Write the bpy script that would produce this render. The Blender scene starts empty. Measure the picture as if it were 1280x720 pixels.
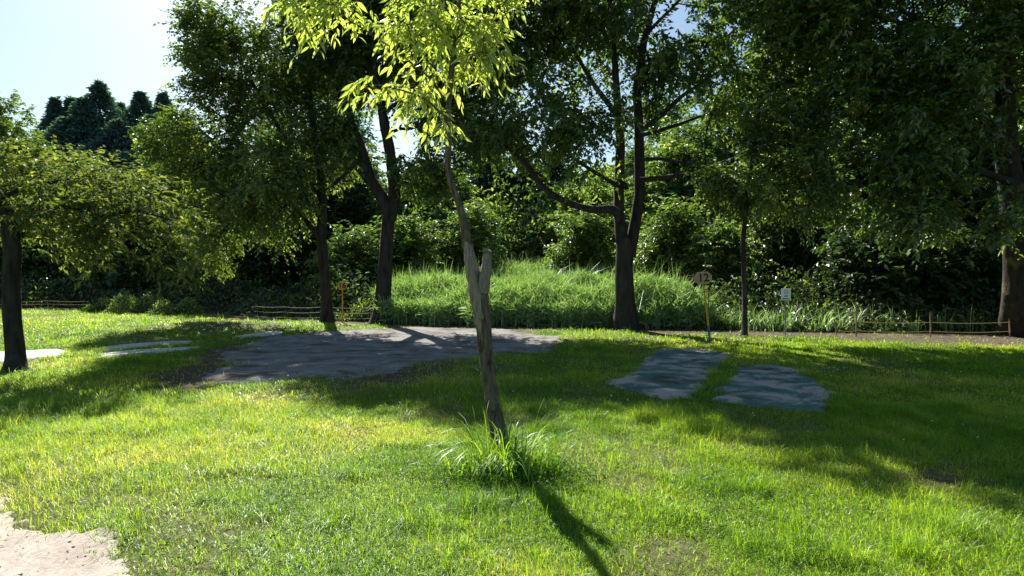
import bpy, math, random
import numpy as np
from math import radians as R

# ------------------------------------------------------------------ camera, sky, sun
sc = bpy.context.scene
COL = sc.collection
F, CX, CY, EYE, PITCH = 800.0, 640.0, 360.0, 1.6, math.atan(15 / 800.0)
cam_d = bpy.data.cameras.new("camera"); cam = bpy.data.objects.new("camera", cam_d); COL.objects.link(cam)
cam.location = (0, 0, EYE); cam.rotation_euler = (math.pi / 2 - PITCH, 0, 0)
cam_d.sensor_width = 36; cam_d.lens = 36 * F / 1280; cam_d.clip_end = 2000; cam_d.clip_start = 0.05
sc.camera = cam
SUN_EL, SUN_AZ = R(39), R(-21)          # azimuth measured clockwise from +Y
w = bpy.data.worlds.new("World"); sc.world = w; w.use_nodes = True
nt = w.node_tree; nt.nodes.clear()
sky = nt.nodes.new('ShaderNodeTexSky'); sky.sky_type = 'NISHITA'; sky.sun_disc = False
sky.sun_elevation = SUN_EL; sky.sun_rotation = SUN_AZ; sky.air_density = 1.0; sky.dust_density = 1.0; sky.ozone_density = 1.0
tint = nt.nodes.new('ShaderNodeMix'); tint.data_type = 'RGBA'; tint.blend_type = 'MULTIPLY'; tint.inputs[0].default_value = 1; tint.inputs[7].default_value = (0.90, 1.02, 1.04, 1)
bg = nt.nodes.new('ShaderNodeBackground'); bg.inputs[1].default_value = 0.05
wo = nt.nodes.new('ShaderNodeOutputWorld')
nt.links.new(sky.outputs[0], tint.inputs[6]); nt.links.new(tint.outputs[2], bg.inputs[0]); nt.links.new(bg.outputs[0], wo.inputs[0])
sun_d = bpy.data.lights.new("sun", 'SUN'); sun = bpy.data.objects.new("sun", sun_d); COL.objects.link(sun)
sun_d.energy = 5.0; sun_d.angle = R(0.53); sun_d.color = (1.0, 0.95, 0.86)
sun.rotation_euler = (math.pi / 2 - SUN_EL, 0, math.pi - SUN_AZ)
sc.view_settings.view_transform = 'Standard'; sc.view_settings.look = 'None'
sc.view_settings.exposure = 1.3; sc.view_settings.gamma = 1
sc.cycles.max_bounces = 7; sc.cycles.transmission_bounces = 4; sc.cycles.diffuse_bounces = 4
sc.cycles.glossy_bounces = 2

# ------------------------------------------------------------------ helpers
def P(px, py, d):
    x = (px - CX) / F; y = -(py - CY) / F
    c, s = math.cos(PITCH), math.sin(PITCH)
    v = (x, c + y * s, -s + y * c)
    t = d / v[1]
    return np.array((v[0] * t, d, EYE + v[2] * t))
def G(px, py):
    x = (px - CX) / F; y = -(py - CY) / F
    c, s = math.cos(PITCH), math.sin(PITCH)
    v = (x, c + y * s, -s + y * c)
    t = -EYE / v[2]
    return np.array((v[0] * t, v[1] * t))

def hash2(ix, iy, s):
    h = (ix.astype(np.int64) * 374761393 + iy.astype(np.int64) * 668265263 + s * 1274126177) & 0x7fffffff
    h = ((h ^ (h >> 13)) * 1274126177) & 0x7fffffff
    return ((h ^ (h >> 16)) & 0xffff) / 65535.0
def noise(x, y, sc_=1.0, s=0):
    x = np.asarray(x, float) / sc_ + 1000; y = np.asarray(y, float) / sc_ + 1000
    ix = np.floor(x); iy = np.floor(y); fx = x - ix; fy = y - iy
    fx = fx * fx * (3 - 2 * fx); fy = fy * fy * (3 - 2 * fy)
    a = hash2(ix, iy, s); b = hash2(ix + 1, iy, s); c = hash2(ix, iy + 1, s); d = hash2(ix + 1, iy + 1, s)
    return (a * (1 - fx) + b * fx) * (1 - fy) + (c * (1 - fx) + d * fx) * fy
def fbm(x, y, sc_=1.0, s=0, o=3):
    r = 0; a = 0.5; t = 0
    for i in range(o):
        r = r + a * noise(x, y, sc_ / 2 ** i, s + i); t += a; a *= 0.5
    return r / t
def sstep(a, b, x):
    t = np.clip((x - a) / (b - a), 0, 1); return t * t * (3 - 2 * t)

BX = [-60, -30, -19, -13, -10, -7, -1, 3, 8, 14, 30, 60]
BY = [38, 31.5, 29.8, 27.5, 24.5, 22.9, 20.4, 19.9, 18.4, 17.9, 16, 14]
def yb(x): return np.interp(x, BX, BY)
def H(x, y):
    x = np.asarray(x, float); y = np.asarray(y, float)
    t = np.maximum(y - yb(x) - 0.3, 0)
    bank = 0.06 * np.minimum(t, 12) + 0.20 * np.clip(t - 12, 0, 30) + 0.02 * np.clip(t - 42, 0, 400)
    bank = bank * (1 - 0.45 * sstep(-14, -26, x))
    n = 0.10 * (fbm(x, y, 5.0, 3) - 0.5) + 0.03 * (noise(x, y, 2.6, 8) - 0.5)
    mound = 0.22 * np.exp(-((x + 9.2) / 2.6) ** 2 - ((y - 19.6) / 1.6) ** 2)
    und = 0.9 * (fbm(x, y, 9.0, 13) - 0.5) * sstep(1, 8, t) * (1 - .8 * np.exp(-((x - 1) / 6) ** 2))
    return bank + n + mound + und

def new_mesh(name, V, loops, sizes, mat, attrs=None, smooth=True, parent=None):
    V = np.ascontiguousarray(V, np.float32).reshape(-1, 3)
    loops = np.ascontiguousarray(loops, np.int32).ravel(); sizes = np.ascontiguousarray(sizes, np.int32)
    me = bpy.data.meshes.new(name)
    me.vertices.add(len(V)); me.vertices.foreach_set('co', V.ravel())
    me.loops.add(len(loops)); me.loops.foreach_set('vertex_index', loops)
    starts = np.zeros(len(sizes), np.int32); starts[1:] = np.cumsum(sizes)[:-1]
    me.polygons.add(len(sizes)); me.polygons.foreach_set('loop_start', starts)
    me.polygons.foreach_set('use_smooth', np.full(len(sizes), smooth, bool))
    for k, a in (attrs or {}).items():
        at = me.attributes.new(k, 'FLOAT', 'POINT'); at.data.foreach_set('value', np.ascontiguousarray(a, np.float32))
    me.update(calc_edges=True)
    if mat is not None: me.materials.append(mat)
    o = bpy.data.objects.new(name, me); COL.objects.link(o)
    if parent is not None: o.parent = parent
    return o
def tag(o, label=None, cat=None, group=None, kind=None):
    if label: o['label'] = label
    if cat: o['category'] = cat
    if group: o['group'] = group
    if kind: o['kind'] = kind
    return o
def empty(name, loc):
    o = bpy.data.objects.new(name, None); COL.objects.link(o); o.location = tuple(float(v) for v in loc); o.empty_display_size = 0.2
    return o
def unit(v):
    return v / np.maximum(np.linalg.norm(v, axis=-1, keepdims=True), 1e-9)

# ------------------------------------------------------------------ materials
def base_mat(name):
    m = bpy.data.materials.new(name); m.use_nodes = True; nt = m.node_tree; nt.nodes.clear()
    out = nt.nodes.new('ShaderNodeOutputMaterial'); return m, nt, out
def ramp(nt, fac, stops):
    r = nt.nodes.new('ShaderNodeValToRGB'); el = r.color_ramp.elements
    while len(el) > 1: el.remove(el[-1])
    el[0].position = stops[0][0]; el[0].color = (*stops[0][1], 1)
    for p, c in stops[1:]:
        e = el.new(p); e.color = (*c, 1)
    nt.links.new(fac, r.inputs[0]); return r.outputs[0]
def attr(nt, name):
    a = nt.nodes.new('ShaderNodeAttribute'); a.attribute_name = name; return a.outputs['Fac']
def noise_n(nt, scale, detail=4, rough=0.55, vec=None, dist=0):
    n = nt.nodes.new('ShaderNodeTexNoise'); n.inputs['Scale'].default_value = scale
    n.inputs['Detail'].default_value = detail; n.inputs['Roughness'].default_value = rough; n.inputs['Distortion'].default_value = dist
    if vec is None:
        g = nt.nodes.new('ShaderNodeNewGeometry'); vec = g.outputs['Position']
    nt.links.new(vec, n.inputs['Vector']); return n.outputs['Fac']
def mixc(nt, fac, a, b, mode='MIX'):
    m = nt.nodes.new('ShaderNodeMix'); m.data_type = 'RGBA'; m.blend_type = mode
    for i, v in ((0, fac), (6, a), (7, b)):
        if isinstance(v, (int, float)): m.inputs[i].default_value = v
        elif isinstance(v, tuple): m.inputs[i].default_value = (*v, 1)
        else: nt.links.new(v, m.inputs[i])
    return m.outputs[2]
def leaf_mat(name, stops, trans=0.5, gloss=0.07, rough=0.35, tcol=None):
    """thin leaf: diffuse + light through the blade + a waxy sheen"""
    m, nt, out = base_mat(name)
    c = ramp(nt, attr(nt, 'rnd'), stops)
    d = nt.nodes.new('ShaderNodeBsdfDiffuse'); nt.links.new(c, d.inputs[0])
    t = nt.nodes.new('ShaderNodeBsdfTranslucent')
    tc = mixc(nt, 1.0, c, tcol or (1.15, 1.35, 0.45), 'MULTIPLY')
    nt.links.new(tc, t.inputs[0])
    s = nt.nodes.new('ShaderNodeMixShader'); s.inputs[0].default_value = trans
    nt.links.new(d.outputs[0], s.inputs[1]); nt.links.new(t.outputs[0], s.inputs[2])
    g = nt.nodes.new('ShaderNodeBsdfGlossy'); g.inputs['Roughness'].default_value = rough
    g.inputs['Color'].default_value = (0.9, 0.95, 1, 1)
    s2 = nt.nodes.new('ShaderNodeMixShader'); s2.inputs[0].default_value = gloss
    nt.links.new(s.outputs[0], s2.inputs[1]); nt.links.new(g.outputs[0], s2.inputs[2])
    nt.links.new(s2.outputs[0], out.inputs[0])
    return m
def solid_mat(name, c1, c2, scale=8, rough=0.85, bump=0.3, bscale=30, stretch=None, extra=None):
    m, nt, out = base_mat(name)
    b = nt.nodes.new('ShaderNodeBsdfPrincipled'); b.inputs['Roughness'].default_value = rough
    b.inputs['Specular IOR Level'].default_value = 0.25
    vec = None
    if stretch:
        g = nt.nodes.new('ShaderNodeNewGeometry'); mp = nt.nodes.new('ShaderNodeMapping'); mp.inputs['Scale'].default_value = stretch
        nt.links.new(g.outputs['Position'], mp.inputs['Vector']); vec = mp.outputs[0]
    n = noise_n(nt, scale, 5, 0.6, vec)
    c = ramp(nt, n, [(0.3, c1), (0.7, c2)])
    if extra:
        n3 = noise_n(nt, extra[1], 4, 0.6)
        c = mixc(nt, ramp(nt, n3, [(extra[2], (0, 0, 0)), (extra[2] + 0.08, (1, 1, 1))]), c, extra[0])
    nt.links.new(c, b.inputs['Base Color'])
    n2 = noise_n(nt, bscale, 5, 0.65, vec)
    bp = nt.nodes.new('ShaderNodeBump'); bp.inputs['Strength'].default_value = bump; bp.inputs['Distance'].default_value = 0.02
    nt.links.new(n2, bp.inputs['Height']); nt.links.new(bp.outputs[0], b.inputs['Normal'])
    nt.links.new(b.outputs[0], out.inputs[0]); return m

M = {}
M['grass'] = leaf_mat('grass_blade', [(0, (0.08, 0.19, 0.02)), (0.3, (0.18, 0.32, 0.03)), (0.65, (0.33, 0.45, 0.045)), (0.85, (0.46, 0.50, 0.10)), (1, (0.64, 0.52, 0.28))], 0.6, 0.035, 0.4, (1.4, 1.4, 0.4))
M['fore_leaf'] = leaf_mat('young_leaf', [(0, (0.18, 0.27, 0.05)), (0.6, (0.34, 0.42, 0.09)), (1, (0.50, 0.52, 0.16))], 0.68, 0.08, 0.35, (1.5, 1.5, 0.85))
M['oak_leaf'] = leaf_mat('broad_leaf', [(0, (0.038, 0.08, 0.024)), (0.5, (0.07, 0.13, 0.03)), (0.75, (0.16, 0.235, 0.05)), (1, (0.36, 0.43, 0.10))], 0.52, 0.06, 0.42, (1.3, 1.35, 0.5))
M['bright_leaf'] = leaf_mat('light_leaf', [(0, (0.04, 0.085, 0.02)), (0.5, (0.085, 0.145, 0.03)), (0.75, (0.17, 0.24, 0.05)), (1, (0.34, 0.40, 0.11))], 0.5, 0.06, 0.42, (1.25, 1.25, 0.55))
M['lit_leaf'] = leaf_mat('lit_leaf', [(0, (0.04, 0.085, 0.022)), (0.5, (0.09, 0.16, 0.035)), (0.75, (0.20, 0.29, 0.06)), (1, (0.42, 0.50, 0.15))], 0.54, 0.06, 0.42, (1.3, 1.3, 0.6))  # lighter copy of bright_leaf, sunlight on the woods put into its colour
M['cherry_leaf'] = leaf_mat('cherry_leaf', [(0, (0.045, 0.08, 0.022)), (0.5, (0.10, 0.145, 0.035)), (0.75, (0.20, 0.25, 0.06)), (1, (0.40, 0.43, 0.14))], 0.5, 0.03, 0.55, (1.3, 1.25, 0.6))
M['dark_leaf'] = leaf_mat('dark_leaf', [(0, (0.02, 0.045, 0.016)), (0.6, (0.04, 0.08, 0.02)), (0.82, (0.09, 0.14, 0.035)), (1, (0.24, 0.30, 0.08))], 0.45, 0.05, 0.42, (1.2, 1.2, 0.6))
M['cedar_leaf'] = leaf_mat('cedar_foliage', [(0, (0.06, 0.11, 0.13)), (1, (0.15, 0.24, 0.24))], 0.3, 0.03, 0.5)  # distance haze put into the colour as a bluish tone
M['reed'] = leaf_mat('reed_blade', [(0, (0.14, 0.25, 0.09)), (0.6, (0.27, 0.40, 0.15)), (1, (0.42, 0.52, 0.25))], 0.5, 0.09, 0.42, (1.2, 1.3, 0.6))
M['bark'] = solid_mat('dark_bark', (0.012, 0.011, 0.010), (0.06, 0.052, 0.045), 9, 0.95, 1.0, 14, (1, 1, 0.25))
M['bark_moss'] = solid_mat('mossy_bark', (0.014, 0.012, 0.01), (0.05, 0.04, 0.03), 9, 0.95, 1.0, 14, (1, 1, 0.3), ((0.11, 0.10, 0.035), 1.6, 0.58))
M['bark_grey'] = solid_mat('grey_bark', (0.03, 0.024, 0.019), (0.22, 0.18, 0.145), 30, 0.95, 1.0, 60, (1, 1, 0.22), ((0.05, 0.04, 0.032), 14, 0.6))
M['wood_old'] = solid_mat('bare_weathered_wood', (0.13, 0.11, 0.09), (0.42, 0.37, 0.31), 60, 0.9, 1.0, 90, (1, 1, 0.08))
M['cut_wood'] = solid_mat('split_wood', (0.10, 0.075, 0.05), (0.30, 0.23, 0.16), 60, 0.9, 0.8, 80)
M['stake'] = solid_mat('stake_wood', (0.14, 0.10, 0.06), (0.34, 0.25, 0.15), 20, 0.85, 0.4, 60, (1, 1, 0.2))
M['rope'] = solid_mat('rail_yellow', (0.38, 0.26, 0.08), (0.5, 0.37, 0.12), 12, 0.7, 0.2, 60)
M['rope_grey'] = solid_mat('rail_grey', (0.20, 0.21, 0.20), (0.34, 0.34, 0.31), 12, 0.7, 0.2, 60)
M['yellow_paint'] = solid_mat('yellow_painted_wood', (0.55, 0.28, 0.03), (0.68, 0.38, 0.05), 14, 0.6, 0.15, 50, (1, 1, 0.2))
M['blue_sleeve'] = solid_mat('blue_grey_pipe', (0.07, 0.12, 0.17), (0.16, 0.22, 0.27), 14, 0.5, 0.15, 50)
M['board'] = solid_mat('pale_wooden_board', (0.40, 0.25, 0.12), (0.54, 0.36, 0.19), 6, 0.7, 0.2, 60, (0.3, 1, 3))
M['board_orange'] = solid_mat('orange_wooden_board', (0.50, 0.24, 0.06), (0.62, 0.33, 0.09), 6, 0.7, 0.2, 60, (0.3, 1, 3))
M['ink'] = solid_mat('black_paint', (0.012, 0.012, 0.014), (0.03, 0.03, 0.03), 30, 0.6, 0.1)
M['white_panel'] = solid_mat('white_metal_panel', (0.62, 0.66, 0.68), (0.78, 0.80, 0.80), 8, 0.45, 0.05)
M['grey_ink'] = solid_mat('grey_print', (0.12, 0.15, 0.17), (0.22, 0.25, 0.27), 30, 0.6, 0.1)
M['steel'] = solid_mat('grey_steel_post', (0.16, 0.17, 0.18), (0.28, 0.29, 0.30), 10, 0.4, 0.1)
M['dead_leaf'] = leaf_mat('dead_leaf', [(0, (0.10, 0.065, 0.035)), (1, (0.38, 0.27, 0.15))], 0.2, 0.04, 0.5, (1, .9, .7))
M['clover'] = leaf_mat('clover_leaf', [(0, (0.06, 0.15, 0.025)), (1, (0.15, 0.27, 0.04))], 0.5, 0.02, 0.5)
M['petal'] = leaf_mat('white_clover_head', [(0, (0.6, 0.58, 0.5)), (1, (0.8, 0.8, 0.74))], 0.4, 0.02, 0.5, (1, 1, 1))

def ground_mat():
    m, nt, out = base_mat('soil_and_thatch')
    b = nt.nodes.new('ShaderNodeBsdfPrincipled'); b.inputs['Roughness'].default_value = 0.95; b.inputs['Specular IOR Level'].default_value = 0.1
    soil = ramp(nt, noise_n(nt, 7, 6, 0.65), [(0.3, (0.04, 0.032, 0.024)), (0.5, (0.10, 0.08, 0.058)), (0.7, (0.23, 0.185, 0.135))])
    litter = ramp(nt, noise_n(nt, 55, 4, 0.7), [(0.35, (0.6, 0.6, 0.6)), (0.65, (1.25, 1.2, 1.1))])
    soil = mixc(nt, 0.8, soil, litter, 'MULTIPLY')
    thatch = ramp(nt, noise_n(nt, 42, 5, 0.7), [(0.3, (0.06, 0.09, 0.015)), (0.55, (0.14, 0.17, 0.03)), (0.75, (0.28, 0.25, 0.09))])
    c = mixc(nt, attr(nt, 'grass'), soil, thatch)
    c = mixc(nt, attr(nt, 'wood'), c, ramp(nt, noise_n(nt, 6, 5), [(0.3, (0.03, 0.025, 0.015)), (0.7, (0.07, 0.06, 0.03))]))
    nt.links.new(c, b.inputs['Base Color'])
    bp = nt.nodes.new('ShaderNodeBump'); bp.inputs['Strength'].default_value = 0.7; bp.inputs['Distance'].default_value = 0.03
    nt.links.new(noise_n(nt, 30, 6, 0.7), bp.inputs['Height']); nt.links.new(bp.outputs[0], b.inputs['Normal'])
    nt.links.new(b.outputs[0], out.inputs[0]); return m
def gravel_mat(name, stops, patch, patch_t=0.6, vs=55):
    m, nt, out = base_mat(name)
    b = nt.nodes.new('ShaderNodeBsdfPrincipled'); b.inputs['Roughness'].default_value = 1.0; b.inputs['Specular IOR Level'].default_value = 0.03
    c = ramp(nt, noise_n(nt, 1.5, 7, 0.7, None, 0.4), stops)
    v = nt.nodes.new('ShaderNodeTexVoronoi'); v.inputs['Scale'].default_value = vs
    g = nt.nodes.new('ShaderNodeNewGeometry'); nt.links.new(g.outputs['Position'], v.inputs['Vector'])
    sp = ramp(nt, v.outputs['Color'], [(0.1, (0.7, 0.7, 0.7)), (0.9, (1.25, 1.25, 1.25))])
    c = mixc(nt, 0.6, c, sp, 'MULTIPLY')
    pm = ramp(nt, noise_n(nt, 1.3, 5, 0.6, None, 0.6), [(patch_t, (0, 0, 0)), (patch_t + 0.16, (1, 1, 1))])
    c = mixc(nt, pm, c, patch)
    nt.links.new(c, b.inputs['Base Color'])
    bp = nt.nodes.new('ShaderNodeBump'); bp.inputs['Strength'].default_value = 0.6; bp.inputs['Distance'].default_value = 0.01
    nt.links.new(noise_n(nt, 70, 5, 0.7), bp.inputs['Height']); nt.links.new(bp.outputs[0], b.inputs['Normal'])
    nt.links.new(b.outputs[0], out.inputs[0]); return m
M['ground'] = ground_mat()
M['gravel'] = gravel_mat('grey_gravel', [(0.3, (0.15, 0.145, 0.145)), (0.5, (0.23, 0.225, 0.22)), (0.7, (0.34, 0.33, 0.315))], (0.12, 0.095, 0.07), 0.5)
M['sand'] = gravel_mat('pale_sand', [(0.3, (0.30, 0.255, 0.215)), (0.5, (0.42, 0.37, 0.32)), (0.7, (0.50, 0.45, 0.40))], (0.22, 0.165, 0.12), 0.62)
M['slab'] = gravel_mat('pale_concrete', [(0.3, (0.42, 0.42, 0.40)), (0.5, (0.55, 0.55, 0.52)), (0.7, (0.66, 0.65, 0.62))], (0.3, 0.27, 0.2), 0.66)
M['turf_mat'] = gravel_mat('faded_teal_carpet', [(0.3, (0.06, 0.12, 0.10)), (0.47, (0.12, 0.20, 0.17)), (0.56, (0.42, 0.38, 0.33))], (0.09, 0.05, 0.035), 0.55, 90)

# ------------------------------------------------------------------ ground plan (polygons on the ground)
def poly_px(pts): return np.array([G(a, b) for a, b in pts])
def sdist(poly, x, y):
    """signed distance to polygon, positive inside"""
    x = np.asarray(x, float); y = np.asarray(y, float)
    d = np.full(x.shape, 1e9); ins = np.zeros(x.shape, bool); n = len(poly)
    for i in range(n):
        ax, ay = poly[i]; bx, by = poly[(i + 1) % n]
        ex, ey = bx - ax, by - ay; t = np.clip(((x - ax) * ex + (y - ay) * ey) / (ex * ex + ey * ey), 0, 1)
        d = np.minimum(d, np.hypot(x - ax - t * ex, y - ay - t * ey))
        c = ((ay > y) != (by > y)) & (x < (bx - ax) * (y - ay) / ((by - ay) if by != ay else 1e-9) + ax)
        ins ^= c
    return np.where(ins, d, -d)
POLY = {
 'gravel': poly_px([(262, 474), (280, 452), (310, 434), (345, 422), (420, 414), (520, 410), (620, 411), (690, 421), (700, 432), (640, 444), (560, 452), (470, 464), (440, 474), (380, 472), (330, 480), (280, 480)]),
 'pad_a': poly_px([(757, 480), (790, 461), (826, 439), (868, 438), (912, 444), (893, 470), (872, 499), (835, 500), (790, 494)]),
 'pad_b': poly_px([(884, 500), (905, 478), (930, 460), (965, 457), (1000, 463), (1028, 480), (1036, 497), (1030, 515), (985, 513), (930, 508)]),
 'sand': poly_px([(-160, 600), (-60, 600), (5, 622), (40, 642), (70, 664), (120, 668), (165, 688), (185, 720), (200, 790), (60, 900), (-300, 900), (-400, 700)]),
 'slab_a': poly_px([(-60, 444), (0, 441), (70, 438), (86, 440), (80, 446), (30, 452), (-60, 460)]),
 'slab_b': poly_px([(117, 437), (150, 432), (200, 428.5), (240, 427), (238, 429), (180, 434), (130, 440)]),
 'slab_c': poly_px([(120, 444), (170, 438.5), (225, 435.5), (250, 434), (250, 437), (200, 441.5), (130, 447.5)]),
 'slab_d': poly_px([(294, 421), (330, 416.5), (352, 415), (350, 418), (320, 420.5), (300, 423)]),
 'bare': poly_px([(190, 472), (225, 450), (255, 438), (310, 430), (300, 452), (290, 476), (255, 490), (205, 490)]),
 'bare_r': poly_px([(1130, 590), (1200, 560), (1290, 570), (1300, 585), (1240, 580), (1180, 600)]),
 'bare_dry': poly_px([(470, 470), (560, 452), (640, 448), (660, 458), (560, 476), (500, 490), (460, 486)]),
}
def edge_noise(x, y, a=0.25): return a * ((fbm(x, y, 0.5, 31, 4) - 0.5) * 2 + (fbm(x, y, 1.7, 37, 2) - 0.5) * 1.6 + (noise(x, y, 0.07, 39) - .5) * .5)
def grass_density(x, y):
    d = np.ones(np.shape(x))
    for k, lo, hi, a in (('gravel', -0.9, 0.5, 0.6), ('pad_a', -0.05, 0.16, 0.2), ('pad_b', -0.05, 0.16, 0.2), ('sand', -0.16, 0.14, 0.22),
                      ('slab_a', -0.05, 0.1, 0.2), ('slab_b', -0.05, 0.12, 0.2), ('slab_c', -0.05, 0.12, 0.2), ('slab_d', -0.05, 0.1, 0.15)):
        s = sdist(POLY[k], x, y) + edge_noise(x, y, a)
        d = d * (1 - sstep(lo, hi, s))
    for k, f in (('bare', 0.95), ('bare_r', 0.85), ('bare_dry', 0.6)):
        s = sdist(POLY[k], x, y) + edge_noise(x, y, 0.4)
        d = d * (1 - f * sstep(-0.2, 0.3, s))
    t = yb(x) - y                              # bare earth strip along the trees
    wd = np.interp(x, [-20, -9, -3, 3, 6, 12], [0.5, 1.4, 1.5, 1.3, 2.4, 3.4])
    d = d * (1 - 0.96 * sstep(0.35, -0.35, t - wd + 1.2 * (fbm(x, y, 1.4, 44) - 0.5) * 2))
    d = d * (0.3 + 0.9 * sstep(0.27, 0.58, fbm(x, y, 0.9, 61)))   # thin and thick patches
    m = np.exp(-((x + 9.2) / 1.8) ** 2 - ((y - 19.4) / 1.3) ** 2)
    return np.clip(d * (1 - 0.7 * m), 0, 1)

# ground sheet, denser near the camera
def grid_axis(lo, hi, n, k):
    u = np.linspace(-1, 1, n); v = np.sign(u) * np.abs(u) ** k
    return np.where(v < 0, -v * lo, v * hi)
gx = grid_axis(-600, 600, 420, 3.0); gy = np.concatenate([np.linspace(-80, 2, 30)[:-1], np.linspace(2, 34, 320), 34 + np.linspace(0, 1, 120)[1:] ** 2.2 * 900])
XX, YY = np.meshgrid(gx, gy); nx, ny = len(gx), len(gy)
ZZ = H(XX, YY)
V = np.stack([XX, YY, ZZ], -1).reshape(-1, 3)
i = np.arange(ny - 1)[:, None] * nx + np.arange(nx - 1)[None, :]
Fq = np.stack([i, i + 1, i + nx + 1, i + nx], -1).reshape(-1, 4)
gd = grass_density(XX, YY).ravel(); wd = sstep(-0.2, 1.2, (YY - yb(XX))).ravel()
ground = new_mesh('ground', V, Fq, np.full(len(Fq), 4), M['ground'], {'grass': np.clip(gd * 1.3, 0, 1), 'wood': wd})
tag(ground, kind='structure')

def sheet(name, poly, mat, lift, step, edge=0.15):
    x0, y0 = poly.min(0) - 0.3; x1, y1 = poly.max(0) + 0.3
    xs = np.arange(x0, x1, step); ys = np.arange(y0, y1, step)
    X, Y = np.meshgrid(xs, ys); s = sdist(poly, X, Y) + edge_noise(X, Y, edge)
    Z = H(X, Y) + np.where(s > 0.03, lift, lift * np.clip(s / 0.03, -1.5, 1))
    n = len(xs); i = np.arange(len(ys) - 1)[:, None] * n + np.arange(n - 1)[None, :]
    q = np.stack([i, i + 1, i + n + 1, i + n], -1).reshape(-1, 4)
    sv = s.ravel(); q = q[(sv[q] > -0.02).any(1)]
    used = np.unique(q); mp = np.zeros(X.size, int); mp[used] = np.arange(len(used))
    V = np.stack([X, Y, Z], -1).reshape(-1, 3)[used]
    return new_mesh(name, V, mp[q], np.full(len(q), 4), mat)
# terrain is sampled coarsely, so sheets sit a little above it
tag(sheet('gravel_area', POLY['gravel'], M['gravel'], 0.02, 0.06, 0.55), kind='structure')
tag(sheet('sandy_path', POLY['sand'], M['sand'], 0.012, 0.02, 0.22), kind='structure')
tag(sheet('concrete_path', POLY['slab_a'], M['slab'], 0.03, 0.05, 0.1), kind='structure')
tag(sheet('concrete_path', POLY['slab_b'], M['slab'], 0.03, 0.05, 0.1), kind='structure')
tag(sheet('concrete_path', POLY['slab_c'], M['slab'], 0.03, 0.05, 0.1), kind='structure')
tag(sheet('concrete_path', POLY['slab_d'], M['slab'], 0.03, 0.05, 0.1), kind='structure')
tag(sheet('playing_mat', POLY['pad_a'], M['turf_mat'], 0.025, 0.035, 0.16), 'faded teal ground mat left of the grass seam, dappled with light', 'ground mat', 'faded teal mats laid in the lawn')
tag(sheet('playing_mat', POLY['pad_b'], M['turf_mat'], 0.025, 0.035, 0.16), 'faded teal ground mat right of the grass seam, with brown stains', 'ground mat', 'faded teal mats laid in the lawn')

# ------------------------------------------------------------------ blades
rng = np.random.default_rng(7)
def blades(name, base, h, wd, lean, az, rnd, mat, segs=2, parent=None, curl=1.0):
    """tapered bent blades as ribbons; base (N,3)"""
    N = len(base); dirv = np.stack([np.cos(az), np.sin(az), np.zeros(N)], 1)
    side = np.stack([-np.sin(az), np.cos(az), np.zeros(N)], 1)
    tw = rng.uniform(-0.9, 0.9, N)[:, None]; side = unit(side + dirv * tw)
    rows = []
    for k in range(segs + 1):
        t = k / segs
        ang = lean * (t ** curl)
        c = base + dirv * (h * np.sin(ang) * t)[:, None]; c[:, 2] += h * np.cos(ang) * t
        if k < segs:
            ww = wd * (1 - 0.55 * t ** 1.5) * 0.5
            rows.append(c - side * ww[:, None]); rows.append(c + side * ww[:, None])
        else: rows.append(c)
    nv = 2 * segs + 1
    V = np.stack(rows, 1).reshape(-1, 3)
    b = np.arange(N)[:, None] * nv; L = []
    for k in range(segs - 1):
        L.append(b + np.array([2 * k, 2 * k + 1, 2 * k + 3, 2 * k + 2]))
    tri = b + np.array([2 * segs - 2, 2 * segs - 1, 2 * segs])
    loops = np.concatenate(L + [tri], 1).ravel()
    sizes = np.tile(np.array([4] * (segs - 1) + [3]), N)
    return new_mesh(name, V, loops, sizes, mat, {'rnd': np.repeat(rnd, nv)}, parent=parent)
def scatter(n, y0, y1, ext=0.86, pw=2.0, clampb=True):
    u = rng.random(n); y = (y0 ** pw + u * (y1 ** pw - y0 ** pw)) ** (1 / pw)
    x = rng.uniform(-1, 1, n) * (y * ext + 0.6)
    keep = rng.random(n) < grass_density(x, y)
    if clampb: keep &= y < yb(x) + 0.2
    return x[keep], y[keep]
bx_, by_, bh_, bw_ = [], [], [], []
for (n, y0, y1, h0, w0) in ((480000, 2.9, 8.0, 0.062, 0.0036), (300000, 8.0, 15.0, 0.065, 0.0075), (140000, 15.0, 31.0, 0.08, 0.016)):
    x, y = scatter(n, y0, y1)
    hh = h0 * (0.55 + 0.9 * fbm(x, y, 0.7, 71)) * rng.uniform(0.5, 1.5, len(x))
    hh *= 1 + 1.3 * sstep(0.58, 0.75, fbm(x, y, 0.3, 75)) + .5 * sstep(-1.5, -3.5, x) * (y < 8)
    bx_.append(x); by_.append(y); bh_.append(hh); bw_.append(w0 * rng.uniform(0.6, 1.4, len(x)))
x = np.concatenate(bx_); y = np.concatenate(by_); hh = np.concatenate(bh_); ww = np.concatenate(bw_)
base = np.stack([x, y, H(x, y) - 0.005], 1)
dry = sstep(0.5, 0.72, fbm(x, y, 1.6, 91)) * 0.33 + sstep(0.6, 0.75, fbm(x, y, 0.4, 95)) * 0.12
dry += 0.35 * np.clip(sstep(-0.5, 0.3, sdist(POLY['bare_dry'], x, y)), 0, 1)
rnd = np.clip(0.02 + 0.66 * rng.random(len(x)) ** 1.1 + .5 * (fbm(x, y, 0.8, 301) - .5) + .25 * (fbm(x, y, 3.0, 305) - .5) + dry * rng.random(len(x)) * 1.6, 0, 1)
wind = 2.4 + 1.3 * fbm(x, y, 1.5, 99) * 2
az = wind + rng.normal(0, 1.5, len(x))
g = blades('grass', base, hh, ww, np.abs(rng.normal(1.05, 0.45, len(x))).clip(0.05, 1.9), az, rnd, M['grass'], 2)
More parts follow.
